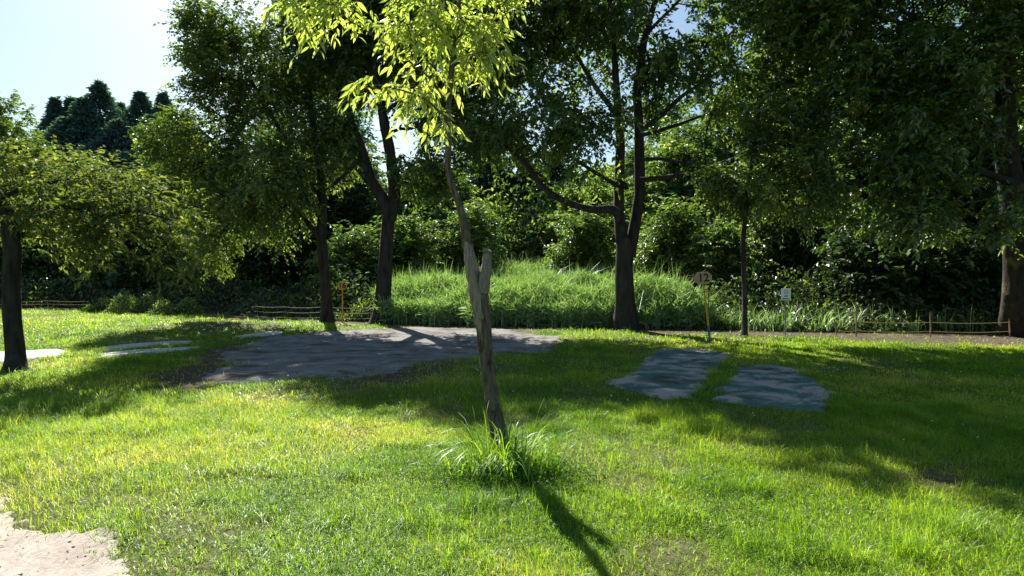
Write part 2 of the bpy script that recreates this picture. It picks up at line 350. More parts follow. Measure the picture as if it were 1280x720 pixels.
tag(g, 'short sunlit lawn grass growing across the clearing', 'grass', kind='stuff')

# clover and broad weeds low in the grass
def ico_flat(n_tri):  # flat little fan
    a = np.linspace(0, 2 * math.pi, n_tri, endpoint=False)
    return np.stack([np.cos(a), np.sin(a), np.zeros(n_tri)], 1)
def leaf_cards(C, D, Nn, Ln, Wd, rnd, name, mat, parent=None, shape='diamond', droop=0.25):
    """leaf blades: C base points, D axis, Nn normal"""
    N = len(C); D = unit(D); S = unit(np.cross(D, Nn)); U = np.cross(S, D)
    Ln = np.asarray(Ln)[:, None] * np.ones((N, 1)); Wd = np.asarray(Wd)[:, None] * np.ones((N, 1))
    def pt(t, s, h=0): return C + D * Ln * t + S * Wd * s - U * Ln * droop * t * t + U * Wd * h
    if shape == 'diamond':
        V = np.stack([pt(0, 0), pt(0.45, 0.5, 0.12), pt(1, 0), pt(0.45, -0.5, 0.12)], 1).reshape(-1, 3)
        b = np.arange(N)[:, None] * 4; loops = (b + np.array([0, 1, 2, 0, 2, 3])).ravel(); sizes = np.full(2 * N, 3); nv = 4
    else:  # lanceolate with midrib fold
        V = np.stack([pt(0, 0), pt(0.3, 0.46, .16), pt(0.3, 0), pt(0.3, -0.46, .16), pt(0.65, 0.36, .12), pt(0.65, 0), pt(0.65, -0.36, .12), pt(1, 0)], 1).reshape(-1, 3)
        b = np.arange(N)[:, None] * 8
        loops = (b + np.array([0, 1, 2, 0, 2, 3, 1, 4, 5, 2, 2, 5, 6, 3, 4, 7, 5, 5, 7, 6])).ravel()
        sizes = np.tile(np.array([3, 3, 4, 4, 3, 3]), N); nv = 8
    return new_mesh(name, V, loops, sizes, mat, {'rnd': np.repeat(rnd, nv)}, smooth=False, parent=parent)
x, y = scatter(120000, 3.0, 20.0)
CLV = poly_px([(290, 470), (340, 462), (400, 466), (480, 474), (470, 492), (380, 500), (300, 494)])
k = fbm(x, y, 0.55, 121) + 0.25 * (fbm(x, y, 2.2, 125) - 0.5) + .12 * (sdist(CLV, x, y) > 0) + .06 * np.exp(-((x - .1) ** 2 + (y - 5.1) ** 2) / 1.2) > 0.55
x, y = x[k], y[k]; n = len(x)
C = np.stack([x, y, H(x, y) + rng.uniform(0.01, 0.05, n)], 1)
a = rng.uniform(0, 2 * math.pi, n)
D = np.stack([np.cos(a), np.sin(a), rng.uniform(-0.1, 0.5, n)], 1)
s_ = rng.uniform(0.013, 0.034, n) * (1 + np.clip(y - 7, 0, 9) * 0.12)
cl = leaf_cards(C, D, np.tile([0, 0, 1.0], (n, 1)) + rng.normal(0, 0.25, (n, 3)), s_, s_ * 0.85, rng.random(n), 'clover', M['clover'])
tag(cl, 'dark green patches of clover leaves low in the lawn', 'clover', kind='stuff')
fx = np.concatenate([rng.uniform(-4.6, -2.0, 90), rng.uniform(-9, 9, 260), rng.uniform(3.5, 9, 60)])
fy = np.concatenate([rng.uniform(8.8, 11.5, 90), rng.uniform(4, 16, 260), rng.uniform(9, 15, 60)])
k = rng.random(len(fx)) < grass_density(fx, fy); fx, fy = fx[k], fy[k]; n = len(fx)
rep = 7; C = np.repeat(np.stack([fx, fy, H(fx, fy) + rng.uniform(0.06, 0.1, n)], 1), rep, 0)
D = rng.normal(0, 1, (n * rep, 3)); D[:, 2] = np.abs(D[:, 2])
sz = np.repeat(0.008 + 0.0010 * fy, rep)
wf = leaf_cards(C, D, rng.normal(0, 1, (n * rep, 3)), sz, sz * 0.8, rng.random(n * rep), 'clover_flowers', M['petal'])
tag(wf, 'tiny white clover flower heads sprinkled over the lawn', 'flowers', kind='stuff')

# ------------------------------------------------------------------ trees
def tube(pts, rad, sides, rough=0.0, seed=0, cap=True, base=0):
    """rings along pts; returns V, loops, sizes"""
    pts = np.asarray(pts, float); n = len(pts); rad = np.asarray(rad, float)
    T = np.gradient(pts, axis=0) if n > 2 else np.repeat((pts[-1] - pts[0])[None], n, 0)
    T = unit(T); ref = np.array([0.0, 1.0, 0.15]) if abs(T[:, 1]).mean() < 0.85 else np.array([1.0, 0, 0])
    A = unit(np.cross(T, ref)); B = np.cross(T, A)
    a = np.linspace(0, 2 * math.pi, sides, endpoint=False)
    rr = np.repeat(rad[:, None], sides, 1)
    if rough:
        ln = np.concatenate([[0], np.cumsum(np.linalg.norm(np.diff(pts, axis=0), axis=1))])
        s0 = max(rad.max(), 1e-3)
        fl = noise(np.cos(a)[None] * 2.2 + ln[:, None] * 0.12 / s0, np.sin(a)[None] * 2.2 + 17 + seed + 0 * ln[:, None], 1.0, seed)
        f2 = noise(np.cos(a)[None] * 5 + ln[:, None] * 0.5 / s0, np.sin(a)[None] * 5 + 40 + 0 * ln[:, None], 1.0, seed + 5)
        f3 = noise(np.cos(a)[None] * 9 + 3 * np.sin(a)[None] + ln[:, None] * 0.7 / s0, np.sin(a)[None] * 9 + 80 + ln[:, None] * .3 / s0, 1.0, seed + 9)
        rr = rr * (1 + rough * (fl - 0.5) * 2 + rough * 0.55 * (f2 - 0.5) * 2 + rough * 0.5 * (f3 - .5) * 2)
    V = pts[:, None] + A[:, None] * (np.cos(a)[None, :, None] * rr[..., None]) + B[:, None] * (np.sin(a)[None, :, None] * rr[..., None])
    V = V.reshape(-1, 3)
    i = np.arange(n - 1)[:, None] * sides + np.arange(sides)[None]; j = np.arange(n - 1)[:, None] * sides + (np.arange(sides)[None] + 1) % sides
    q = np.stack([i, i + sides, j + sides, j], -1).reshape(-1, 4)
    loops = q.ravel(); sizes = np.full(len(q), 4)
    if cap:
        loops = np.concatenate([loops, (n - 1) * sides + np.arange(sides)]); sizes = np.append(sizes, sides)
    return V, loops + base, sizes
class MB:
    def __init__(s): s.V, s.L, s.S, s.n = [], [], [], 0
    def add(s, V, L, S): s.V.append(V); s.L.append(np.asarray(L) + s.n); s.S.append(np.asarray(S)); s.n += len(V)
    def tube(s, *a, **k): s.add(*tube(*a, **k))
    def box(s, c, d, rot=None):
        c = np.array(c, float); d = np.array(d, float) / 2
        v = np.array([[i, j, k] for k in (-1, 1) for j in (-1, 1) for i in (-1, 1)], float) * d
        if rot is not None: v = v @ np.asarray(rot).T
        s.add(v + c, [0, 2, 3, 1, 4, 5, 7, 6, 0, 1, 5, 4, 1, 3, 7, 5, 3, 2, 6, 7, 2, 0, 4, 6], [4] * 6)
    def build(s, name, mat, parent=None, smooth=True):
        return new_mesh(name, np.concatenate(s.V), np.concatenate(s.L), np.concatenate(s.S), mat, smooth=smooth, parent=parent)
def resample(pts, rad, step):
    pts = np.asarray(pts, float); rad = np.asarray(rad, float)
    d = np.concatenate([[0], np.cumsum(np.linalg.norm(np.diff(pts, axis=0), axis=1))])
    n = max(3, int(d[-1] / step) + 1); t = np.linspace(0, d[-1], n)
    P_ = np.stack([np.interp(t, d, pts[:, k]) for k in range(3)], 1); r = np.interp(t, d, rad)
    for _ in range(3):
        P_[1:-1] = 0.25 * P_[:-2] + 0.5 * P_[1:-1] + 0.25 * P_[2:]
    return P_, r

def make_tree(name, label, cat, trunks, lobes, ncl, spr, lpt, leaf, mats, seed, group=None, twigL=0.5, hang=0.35, tip=0.01,
              shape='diamond', twigs=False, width=0.5, bark_rough=0.10, crown_r=None, fill=0.45, sub=5, upn=1.0, flare=True, pipe=0.5, dropz=None, extra=None):
    """trunks: list of (points, radii) world space, first starts at the ground. lobes: (centre, radii)"""
    rg = np.random.default_rng(seed); global rng; rng = rg
    b0 = np.array(trunks[0][0][0], float); root = empty(name, b0); tag(root, label, cat, group)
    wood = MB(); nodes, nrad = [], []
    for ti, (p, r) in enumerate(trunks):
        pp, rr = resample(p, r, 0.12 if r[0] > 0.12 else (0.06 if b0[1] > 8 else .02))
        if ti == 0 and flare:
            hgt = pp[:, 2] - pp[0, 2]; rr = rr * (1 + 0.55 * np.exp(-hgt / (rr[0] * 1.1)))
        wood.tube(pp - b0, rr, (30 if b0[1] < 8 else 18) if r[0] > 0.05 else 8, rough=bark_rough, seed=seed + ti)
        st = 3 if b0[1] > 8 else 9
        for q, qr in zip(pp[::st], rr[::st]):
            if (q[2] - b0[2]) > (pp[-1][2] - b0[2]) * (0.4 if ti == 0 else 0.0): nodes.append(q); nrad.append(qr)
    nt0 = len(nodes)
    vol = np.array([np.prod(l[1]) ** 0.8 for l in lobes]); vol /= vol.sum()
    li = rg.choice(len(lobes), ncl, p=vol)
    dd = unit(rg.normal(0, 1, (ncl, 3))); u = rg.random(ncl) ** fill
    LC = np.array([l[0] for l in lobes], float); LR = np.array([l[1] for l in lobes], float)
    cc = LC[li] + dd * LR[li] * u[:, None]
    if dropz is not None: cc = cc[cc[:, 2] > dropz]
    if extra is not None: cc = np.concatenate([cc, extra])
    ncl = len(cc)
    nodes = [n for n in nodes]; par = [-1] * nt0; 
    NP = np.array(nodes); cen = NP.mean(0)
    dmin = np.min(np.linalg.norm(cc[:, None] - NP[None], axis=2), 1)
    order = np.argsort(dmin); chains = []
    plen = [0.0] * nt0
    NPa = np.zeros((nt0 + ncl * sub, 3)); NPa[:nt0] = NP; PL = np.zeros(nt0 + ncl * sub); cnt = nt0
    for ci in order:
        c = cc[ci]; dl = np.linalg.norm(NPa[:cnt] - c, axis=1)
        up = NPa[:cnt, 2] - c[2]
        cost = dl + 0.25 * PL[:cnt] + 0.5 * np.maximum(up + 0.3 * dl, 0)
        q = int(np.argmin(cost)); a = NPa[q]
        m1 = a + (c - a) * 0.4 + np.array([0, 0, 0.12 * dl[q]]) + rg.normal(0, 0.07, 3) * dl[q]
        pts = []
        prev = q; ch = [q]
        for k in range(1, sub + 1):
            t = k / sub; pnt = (1 - t) ** 2 * a + 2 * t * (1 - t) * m1 + t * t * c + (rg.normal(0, 0.02, 3) * dl[q] if k < sub else 0)
            NPa[cnt] = pnt; PL[cnt] = PL[prev] + dl[q] / sub; par.append(prev); nrad.append(0); prev = cnt; ch.append(cnt); cnt += 1
        chains.append(ch)
    load = np.zeros(cnt)
    for ch in chains: load[ch[-1]] += 1
    for k in range(cnt - 1, nt0 - 1, -1): load[par[k]] += load[k] if par[k] >= 0 else 0
    rad = np.array(nrad, float)
    rad[nt0:] = tip * np.maximum(load[nt0:], 1) ** pipe
    for k in range(nt0, cnt):
        rad[k] = min(rad[k], rad[par[k]] * (0.8 if par[k] < nt0 else 1.0))
    for ch in chains:
        r = rad[ch].copy(); r[0] = r[1] if ch[0] < nt0 else min(rad[ch[0]], r[1] * 1.15); r[-1] = max(r[-1] * 0.6, 0.002)
        pts = NPa[ch]
        wood.tube(pts - b0, r, 6 if r[1] > 0.03 else 4, cap=False)
    # sprays
    cr = crown_r or twigL
    ctr = (cc * 1.0).mean(0)
    out = unit(cc - ctr + np.array([0, 0, 0.4])) 
    ns = ncl * spr; ci = np.repeat(np.arange(ncl), spr)
    d = unit(out[ci] * 0.55 + rg.normal(0, 0.75, (ns, 3)) + np.array([0, 0, -0.05]))
    st = cc[ci] + rg.normal(0, 0.30, (ns, 3)) * cr
    L = twigL * rg.uniform(0.6, 1.35, ns)
    nl = ns * lpt; si = np.repeat(np.arange(ns), lpt); t = (np.tile(np.arange(lpt), ns) + 0.4 + rg.uniform(-.25, .25, nl)) / lpt
    bend = np.array([0, 0, -1.0]) * (hang * L[si] * t ** 2)[:, None]
    C = st[si] + d[si] * (L[si] * t)[:, None] + bend
    sd = unit(np.cross(d, [0, 0, 1.0]) + 1e-3)[si] * np.where(np.arange(nl) % 2, 1, -1)[:, None]
    D = d[si] * 0.55 + sd * 0.75 + np.array([0, 0, -hang]) + rg.normal(0, 0.25, (nl, 3))
    Nn = np.array([0, 0, upn]) + rg.normal(0, 0.42, (nl, 3))
    ln = leaf * rg.uniform(0.65, 1.3, nl)
    clr = rg.random(ncl)[ci][si] * 0.45 + rg.random(nl) * 0.55
    crown = leaf_cards(C - b0, D, Nn, ln, ln * width * rg.uniform(0.8, 1.2, nl), clr, 'crown', mats[1], root, shape)
    if twigs:
        for k in range(ns):
            tt = np.linspace(0, 1, 4)[:, None]
            pts = st[k] + d[k] * L[k] * tt + np.array([0, 0, -1.0]) * hang * L[k] * tt ** 2
            pts = np.concatenate([cc[ci[k]][None], pts]) if np.linalg.norm(cc[ci[k]] - st[k]) > 0.01 else pts
            wood.tube(pts - b0, np.linspace(0.004, 0.0015, len(pts)), 3, cap=False)
    tr = wood.build('trunk', mats[0], root)
    return root, tr
def gz(px, py):
    g = G(px, py); return np.array((g[0], g[1], float(H(g[0], g[1])) - 0.06))
def line(pts, d):  # list of (px,py[,dd]) at depth d
    return [P(p[0], p[1], d + (p[2] if len(p) > 2 else 0)) for p in pts]
def lobe(px, py, d, rx, ry, rz): return (P(px, py, d), (rx, ry, rz))

# --- young foreground tree
d = 5.95
b = G(627, 562); b = np.array((b[0], b[1], float(H(b[0], b[1])) - 0.05)); d = b[1]
stem = [b] + line([(624, 545), (617, 515), (611, 480), (607, 440), (604, 400), (600, 372), (598, 352)], d)
limb = line([(598, 366), (592, 345), (587, 325), (584, 302), (581, 285), (576, 262), (570, 245), (563, 228), (559, 205), (561, 180), (560, 150), (562, 120), (565, 80), (572, 30), (576, -40), (580, -120)], d)
tw = [(stem, [.080, .076, .068, .062, .060, .066, .070, .054]), (limb, [.06, .052, .047, .042, .037, .033, .031, .031, .029, .028, .026, .025, .022, .018, .014, .008]),
      (line([(561, 150), (530, 122), (500, 112), (470, 106)], d - .1), [.012, .009, .007, .004]),
      (line([(561, 130), (535, 95), (490, 60), (460, 40), (420, 15), (385, -10)], d + .1), [.014, .011, .009, .008, .006, .004]),
      (line([(563, 110), (585, 80), (605, 45), (625, 5), (640, -30)], d + .2), [.013, .011, .009, .007, .004])]
lob = [lobe(385, -2, d, .25, .3, .13), lobe(430, 5, d, .32, .3, .16), lobe(505, 30, d, .26, .35, .2), lobe(548, 42, d, .38, .5, .38),
       lobe(588, 30, d, .34, .5, .38), lobe(618, -4, d, .24, .4, .22), lobe(528, 108, d, .28, .25, .1),
       lobe(572, 112, d, .18, .25, .13), lobe(600, 72, d, .2, .3, .18), lobe(540, -20, d, .85, .8, .35), lobe(580, -120, d, .8, .8, .6), lobe(555, 140, d - .05, .05, .1, .08)]
root, tr = make_tree('young_tree', 'slender leaning tree with yellow green leaves and forked grey trunk, alone mid lawn', 'tree', tw, lob, 125, 4, 7, .112, (M['bark_grey'], M['fore_leaf']), 11,
    extra=np.array([P(a, b_, d - .1) for a, b_ in ((458, 112), (476, 108), (494, 111), (512, 116), (530, 124), (548, 140), (357, 6), (372, 2), (392, 8), (412, 6), (380, 22), (405, 20), (622, 8), (630, -12))]), twigL=.22, hang=.6, tip=.003, shape='lance', twigs=True, width=.29, bark_rough=.2, fill=.6, upn=.6, flare=False)
mb = MB()
pp, rr = resample(line([(602, 366), (605, 346), (608, 330), (609, 313)], d - .03), [.052, .05, .044, .04], .012)
mb.tube(pp - b, rr, 22, rough=.3, seed=3)
V_ = mb.V[0]; top = V_[:, 2] > V_[:, 2].max() - .02
V_[top, 2] += rng.uniform(-.03, .03, top.sum())
mb.build('broken_stub', M['wood_old'], root)
mb = MB(); pp, rr = resample(line([(604, 430), (601, 400), (597, 372), (591, 345), (587, 322), (584, 302)], d - .03), [.01, .05, .064, .054, .046, .02], .02)
mb.tube(pp - b, rr, 22, rough=.3, seed=9); mb.build('bare_wood', M['wood_old'], root)

# --- row of large trees
d = 10.7
make_tree('cherry_tree', 'dark trunked cherry tree with a low pale green canopy at the left edge', 'tree',
    [([gz(18, 466)] + line([(20, 440), (15, 400), (14, 350), (17, 310), (10, 275), (0, 250), (-20, 225), (-40, 195)], d), [.145, .14, .135, .13, .125, .125, .11, .09, .06]),
     (line([(12, 290), (40, 262), (80, 258), (120, 272), (170, 262), (215, 275)], d + .2), [.06, .055, .045, .035, .025, .015]),
     (line([(0, 250), (30, 235), (80, 225), (140, 222)], d + .8), [.06, .045, .03, .015]),
     (line([(0, 250), (-40, 250), (-100, 240), (-160, 235)], d), [.08, .06, .04, .02])],
    [lobe(-110, 225, d, 1.7, 1.8, .8), lobe(20, 213, d + .3, 1.2, 1.6, .3), lobe(100, 218, d + .4, 1.2, 1.4, .3), lobe(180, 258, d + .5, .85, 1.2, .4),
     lobe(110, 290, d + .5, 1.1, 1.1, .5), lobe(210, 325, d + .6, .5, .8, .45), lobe(50, 265, d, .6, .9, .4)],
    185, 6, 10, .12, (M['bark'], M['cherry_leaf']), 21, twigL=.42, hang=.22, tip=.005, width=.5, fill=.5, upn=1.4, twigs=False)
d = 22.
make_tree('maple_tree', 'leafy tree with a thin straight trunk left of the number 16 sign', 'tree',
    [([gz(409, 403)] + line([(408, 370), (405, 340), (402, 300), (403, 250), (398, 190), (385, 120), (370, 50)], d), [.21, .19, .17, .16, .14, .12, .1, .05]),
     (line([(402, 300), (370, 260), (320, 220), (270, 190)], d), [.1, .08, .06, .03]), (line([(403, 250), (360, 180), (320, 110), (290, 60)], d), [.1, .08, .05, .03])],
    [lobe(300, 110, d, 1.6, 1.8, 1.7), lobe(262, 205, d - .5, 1.35, 1.6, 1.3), lobe(330, 240, d - 1, 1.6, 1.6, 1.5), lobe(372, 90, d, 1.5, 1.6, 1.9), lobe(395, 190, d - .5, 1.1, 1.5, 1.4),
     lobe(255, 60, d, .75, .8, 1.3), lobe(238, 22, d, .28, .4, .75), lobe(300, 45, d, 1.1, 1.1, .9), lobe(260, 290, d - .5, 1.3, 1.4, 1.0), lobe(215, 175, d, .9, .9, .7), lobe(232, 150, d + .3, .7, .8, .5), lobe(205, 225, d, .8, .8, .6), lobe(390, 20, d, 1.2, 1.4, 1.4)],
    400, 14, 13, .135, (M['bark'], M['bright_leaf']), 31, twigL=.65, hang=.18, tip=.012, width=.56, fill=.45)
d = 21.4
make_tree('oak_tree', 'dark tree whose trunk forks at half height, just right of the number 16 sign', 'tree',
    [([gz(478, 405)] + line([(479, 370), (482, 330), (485, 290), (487, 255)], d), [.30, .24, .22, .21, .21]),
     (line([(488, 270), (478, 246), (465, 228), (458, 205), (452, 185), (440, 150), (420, 110)], d), [.2, .2, .17, .16, .14, .09, .05]),
     (line([(487, 275), (493, 240), (488, 190), (480, 150), (472, 110), (468, 70), (466, 30), (464, 0)], d), [.2, .2, .18, .16, .14, .12, .09, .04]),
     (line([(460, 215), (448, 200), (435, 215), (415, 232), (405, 238)], d - .4), [.09, .08, .07, .05, .02]),
     (line([(490, 230), (510, 228), (530, 232), (560, 215)], d - .4), [.08, .07, .05, .02]),
     (line([(452, 185), (430, 160), (400, 130)], d), [.08, .06, .02])],
    [lobe(430, 90, d + 1, 1.5, 2, 1.4), lobe(500, 60, d + 1, 1.9, 2.2, 1.7), lobe(560, 130, d, 1.6, 1.8, 1.3), lobe(600, 60, d, 1.6, 2, 1.6), lobe(450, 10, d, 2.0, 2.0, .9),
     lobe(440, 170, d, .8, .9, .6), lobe(540, 215, d - .3, 1.3, 1.4, .8), lobe(590, 15, d, 1.6, 2, 1.0), lobe(620, 180, d, 1.0, 1.2, .9)],
    380, 13, 12, .165, (M['bark'], M['oak_leaf']), 41, twigL=.65, hang=.18, tip=.012, width=.56, fill=.5)
d = 19.2
make_tree('oak_tree', 'tall spreading tree with twin stems and a limb curving left over the reeds', 'tree',
    [([gz(782, 411)] + line([(781, 370), (780, 330), (782, 298)], d), [.31, .27, .26, .28]),
     (line([(779, 320), (776, 290), (773, 262), (774, 225), (776, 180), (772, 130), (768, 70), (762, 0), (758, -90)], d), [.19, .18, .16, .145, .13, .11, .09, .07, .04]),
     (line([(786, 320), (792, 290), (799, 250), (800, 215), (799, 170), (796, 110), (805, 50), (822, -10), (840, -80)], d + .1), [.19, .18, .17, .155, .14, .12, .10, .08, .04]),
     (line([(776, 275), (768, 260), (745, 263), (715, 256), (692, 245), (672, 228), (658, 205), (640, 190), (615, 170)], d - .4), [.13, .13, .11, .10, .095, .085, .075, .05, .02]),
     (line([(772, 232), (755, 222), (735, 210), (718, 198), (700, 190)], d - .8), [.07, .06, .05, .04, .02]),
     (line([(800, 225), (830, 222), (870, 217), (910, 200), (950, 190)], d - .6), [.08, .07, .055, .04, .02]),
     (line([(800, 200), (822, 198), (850, 203), (890, 205)], d - 1.2), [.06, .05, .04, .02]),
     (line([(799, 165), (825, 145), (855, 118), (890, 95), (930, 70)], d), [.08, .07, .06, .04, .02]),
     (line([(776, 150), (745, 110), (715, 60), (690, 20)], d), [.08, .07, .05, .03]),
     (line([(800, 170), (850, 155), (890, 140), (925, 115)], d + 1), [.07, .05, .04, .02]),
     (line([(798, 60), (815, 35), (840, 10), (870, -20)], d), [.06, .05, .04, .02])],
    [lobe(670, 60, d + 1, 2.0, 2.2, 1.7), lobe(640, 160, d, 1.5, 1.6, 1.1), lobe(720, 150, d - 1, 1.7, 1.6, 1.4), lobe(740, 20, d, 1.7, 2.5, 1.5), lobe(870, 60, d, 1.8, 2.4, 1.7),
     lobe(890, 125, d - .3, 1.6, 2, .7), lobe(950, 30, d, 1.8, 2.2, 1.9), (np.array((0.7, 19.5, 11.4)), (3.1, 3.2, 3.0)), (np.array((-1.2, 19.3, 9.7)), (1.8, 2.2, 2.0)), (np.array((-0.3, 19.3, 12.2)), (2.0, 2.2, 2.0)), (np.array((4.2, 19.8, 13.0)), (3.4, 3.4, 2.8)), (np.array((1.6, 19.2, 14.2)), (2.8, 2.8, 1.8)), lobe(700, 210, d - .6, 1.2, 1.0, .7), lobe(810, 110, d, 1.3, 1.3, .9),
     lobe(900, -110, d, 3.2, 3, 2.4), lobe(700, -60, d, 2.3, 2.4, 1.8), lobe(1000, -60, d, 3, 3, 2.2), lobe(790,50,d+1.5,1.6,1.6,1.8), lobe(1000,60,d+1,2,2.2,2)],
    640, 14, 12, .165, (M['bark'], M['oak_leaf']), 51, twigL=.65, hang=.18, tip=.011, width=.56, fill=.5)
d = 17.2
make_tree('zelkova_tree', 'slim young tree with thin trunk between the 12 sign and white notice', 'tree',
    [([gz(930, 421)] + line([(931, 380), (930, 340), (929, 300), (933, 260), (938, 215), (945, 160), (955, 100)], d), [.085, .07, .065, .062, .06, .05, .035, .02])],
    [lobe(940, 235, d, .9, 1.0, .6), lobe(990, 200, d - .4, 1.0, 1.1, .7), lobe(960, 160, d, 1.0, 1.1, .7), lobe(1010, 250, d - .4, .8, .9, .45), lobe(900, 225, d + .3, .7, .8, .4)],
    110, 11, 12, .13, (M['bark'], M['bright_leaf']), 61, twigL=.5, hang=.35, tip=.008, width=.45, fill=.5)
d = 16.8
make_tree('camphor_tree', 'massive mossy trunked tree at the right edge of the lawn, beside the rope fence', 'tree',
    [([gz(1275, 418)] + line([(1274, 380), (1274, 340), (1272, 300), (1266, 250), (1258, 190), (1254, 120), (1250, 40), (1245, -60), (1240, -160)], d), [.42, .36, .33, .31, .29, .26, .22, .18, .13, .08]),
     (line([(1262, 190), (1240, 160), (1222, 140), (1195, 122), (1170, 112), (1130, 108)], d - .5), [.13, .11, .09, .07, .05, .02]),
     (line([(1272, 280), (1300, 230), (1330, 150), (1360, 60)], d), [.2, .18, .14, .08]),
     (line([(1255, 100), (1210, 60), (1160, 30), (1100, 0)], d), [.12, .09, .06, .03]),
     (line([(1268, 230), (1230, 215), (1180, 215), (1120, 230)], d - 1), [.10, .08, .05, .02])],
    [lobe(1180, 90, d - .5, 1.8, 2, 1.3), lobe(1100, 60, d, 1.8, 2, 1.6), lobe(1150, 190, d - .8, 1.8, 1.6, 1.0), lobe(1230, 20, d, 2.4, 2.6, 1.6), lobe(1060, 120, d, 1.4, 1.6, .9), lobe(1110, 260, d - .6, 1.1, 1.2, .6),
     lobe(1200, 270, d - .8, 1.5, 1.2, .7), lobe(1380, 60, d, 2.6, 2.6, 2.4), lobe(1180, -90, d, 3.8, 3.4, 2.3), lobe(1020, 10, d, 1.5, 1.8, 1.4), lobe(1400, 220, d, 1.7, 2, 1.4), lobe(1340, -130, d, 3, 3, 2.2)],
    600, 13, 12, .165, (M['bark_moss'], M['oak_leaf']), 71, twigL=.65, hang=.18, tip=.011, width=.55, fill=.45)

# --- woodland behind
def wood_tree(px, base_d, top_y, rx, seed, mat, label, n=190, leaf=.24, low=.12, name='woodland_tree', spr=8, lpt=11, group='woodland trees behind the clearing', cat='tree'):
    X = (px - CX) / F * base_d; z0 = float(H(X, base_d)) - .1
    top = P(px, top_y, base_d)[2]; hgt = top - z0; r_ = np.random.default_rng(seed)
    b = np.array((X, base_d, z0))
    tr = [b + np.array((r_.normal(0, .15) * k, r_.normal(0, .15) * k, hgt * k * .2)) for k in range(5)]
    tr[0] = b
    ls = []
    for k in range(9):
        f = low + (1 - low) * (k + .5) / 9; rad = rx * (0.55 + 0.55 * math.sin(math.pi * min(f * .95 + .05, 1)) ** .8) * .62
        a = r_.uniform(0, 6.28); o = rx * r_.uniform(.25, .55) * (1.1 - f * .7)
        ls.append((b + np.array((math.cos(a) * o, math.sin(a) * o * .8, hgt * f * .92)), (rad, rad * .9, hgt * .11 + .25)))
    r0 = .03 + hgt * .016
    return make_tree(name, label, cat, [(tr, [r0, r0 * .85, r0 * .7, r0 * .5, r0 * .25])], ls, n, spr, lpt, leaf, (M['bark'], mat), seed,
        group=group, twigL=.85, hang=.25, tip=.013, width=.55, fill=.42, sub=4)
gB, gO, gD = M['lit_leaf'], M['oak_leaf'], M['dark_leaf']
WL = 'background woodland tree standing among the dense trees behind the clearing'
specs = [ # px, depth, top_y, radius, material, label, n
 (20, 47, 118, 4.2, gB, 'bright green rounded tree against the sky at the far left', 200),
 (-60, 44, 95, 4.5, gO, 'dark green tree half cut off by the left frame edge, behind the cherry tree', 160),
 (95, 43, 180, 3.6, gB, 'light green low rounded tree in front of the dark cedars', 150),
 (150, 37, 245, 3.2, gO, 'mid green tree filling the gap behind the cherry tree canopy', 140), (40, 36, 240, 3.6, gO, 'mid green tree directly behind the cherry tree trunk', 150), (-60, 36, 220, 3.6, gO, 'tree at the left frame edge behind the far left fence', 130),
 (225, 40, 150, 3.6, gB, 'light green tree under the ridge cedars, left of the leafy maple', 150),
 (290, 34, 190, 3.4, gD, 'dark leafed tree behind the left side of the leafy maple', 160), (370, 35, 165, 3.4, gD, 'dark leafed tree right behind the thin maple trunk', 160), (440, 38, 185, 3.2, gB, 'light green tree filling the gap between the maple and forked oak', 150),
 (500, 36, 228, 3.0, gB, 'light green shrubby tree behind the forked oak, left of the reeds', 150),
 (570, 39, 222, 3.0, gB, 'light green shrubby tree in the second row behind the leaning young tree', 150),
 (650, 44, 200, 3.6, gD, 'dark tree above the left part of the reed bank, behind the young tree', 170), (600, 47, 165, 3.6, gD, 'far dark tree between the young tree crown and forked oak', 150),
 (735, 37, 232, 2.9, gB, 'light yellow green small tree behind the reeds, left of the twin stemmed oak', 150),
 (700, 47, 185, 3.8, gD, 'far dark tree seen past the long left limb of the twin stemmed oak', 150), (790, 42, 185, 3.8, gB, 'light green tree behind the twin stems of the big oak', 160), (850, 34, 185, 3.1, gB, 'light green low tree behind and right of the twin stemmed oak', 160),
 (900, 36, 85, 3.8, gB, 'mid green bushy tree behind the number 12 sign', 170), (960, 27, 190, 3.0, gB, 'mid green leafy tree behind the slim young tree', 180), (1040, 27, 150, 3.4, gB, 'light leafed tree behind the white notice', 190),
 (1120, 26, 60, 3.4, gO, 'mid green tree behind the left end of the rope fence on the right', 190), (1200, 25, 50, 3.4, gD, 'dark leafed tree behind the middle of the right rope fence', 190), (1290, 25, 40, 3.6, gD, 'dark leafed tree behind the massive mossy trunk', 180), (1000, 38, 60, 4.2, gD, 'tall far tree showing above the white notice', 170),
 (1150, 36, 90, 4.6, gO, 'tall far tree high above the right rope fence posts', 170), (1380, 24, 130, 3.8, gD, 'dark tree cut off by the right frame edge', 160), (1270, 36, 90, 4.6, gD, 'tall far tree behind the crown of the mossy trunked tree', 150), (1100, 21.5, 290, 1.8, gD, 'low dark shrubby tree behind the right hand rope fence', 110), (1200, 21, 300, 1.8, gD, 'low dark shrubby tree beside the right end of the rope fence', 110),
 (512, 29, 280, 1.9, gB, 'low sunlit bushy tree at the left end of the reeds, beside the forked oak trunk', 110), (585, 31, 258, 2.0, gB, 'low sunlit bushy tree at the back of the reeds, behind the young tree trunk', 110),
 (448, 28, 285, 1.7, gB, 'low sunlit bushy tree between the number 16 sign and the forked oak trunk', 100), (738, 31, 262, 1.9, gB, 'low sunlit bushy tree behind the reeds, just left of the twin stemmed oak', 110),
 (838, 27, 262, 1.8, gB, 'low sunlit bushy tree between the twin stemmed oak and the number 12 sign', 110), (830, 46, 110, 4.4, gO, 'tall far tree filling the gap right of the twin stems', 170), (905, 25, 280, 1.5, gB, 'low sunlit bushy tree right behind the number 12 sign', 90)]
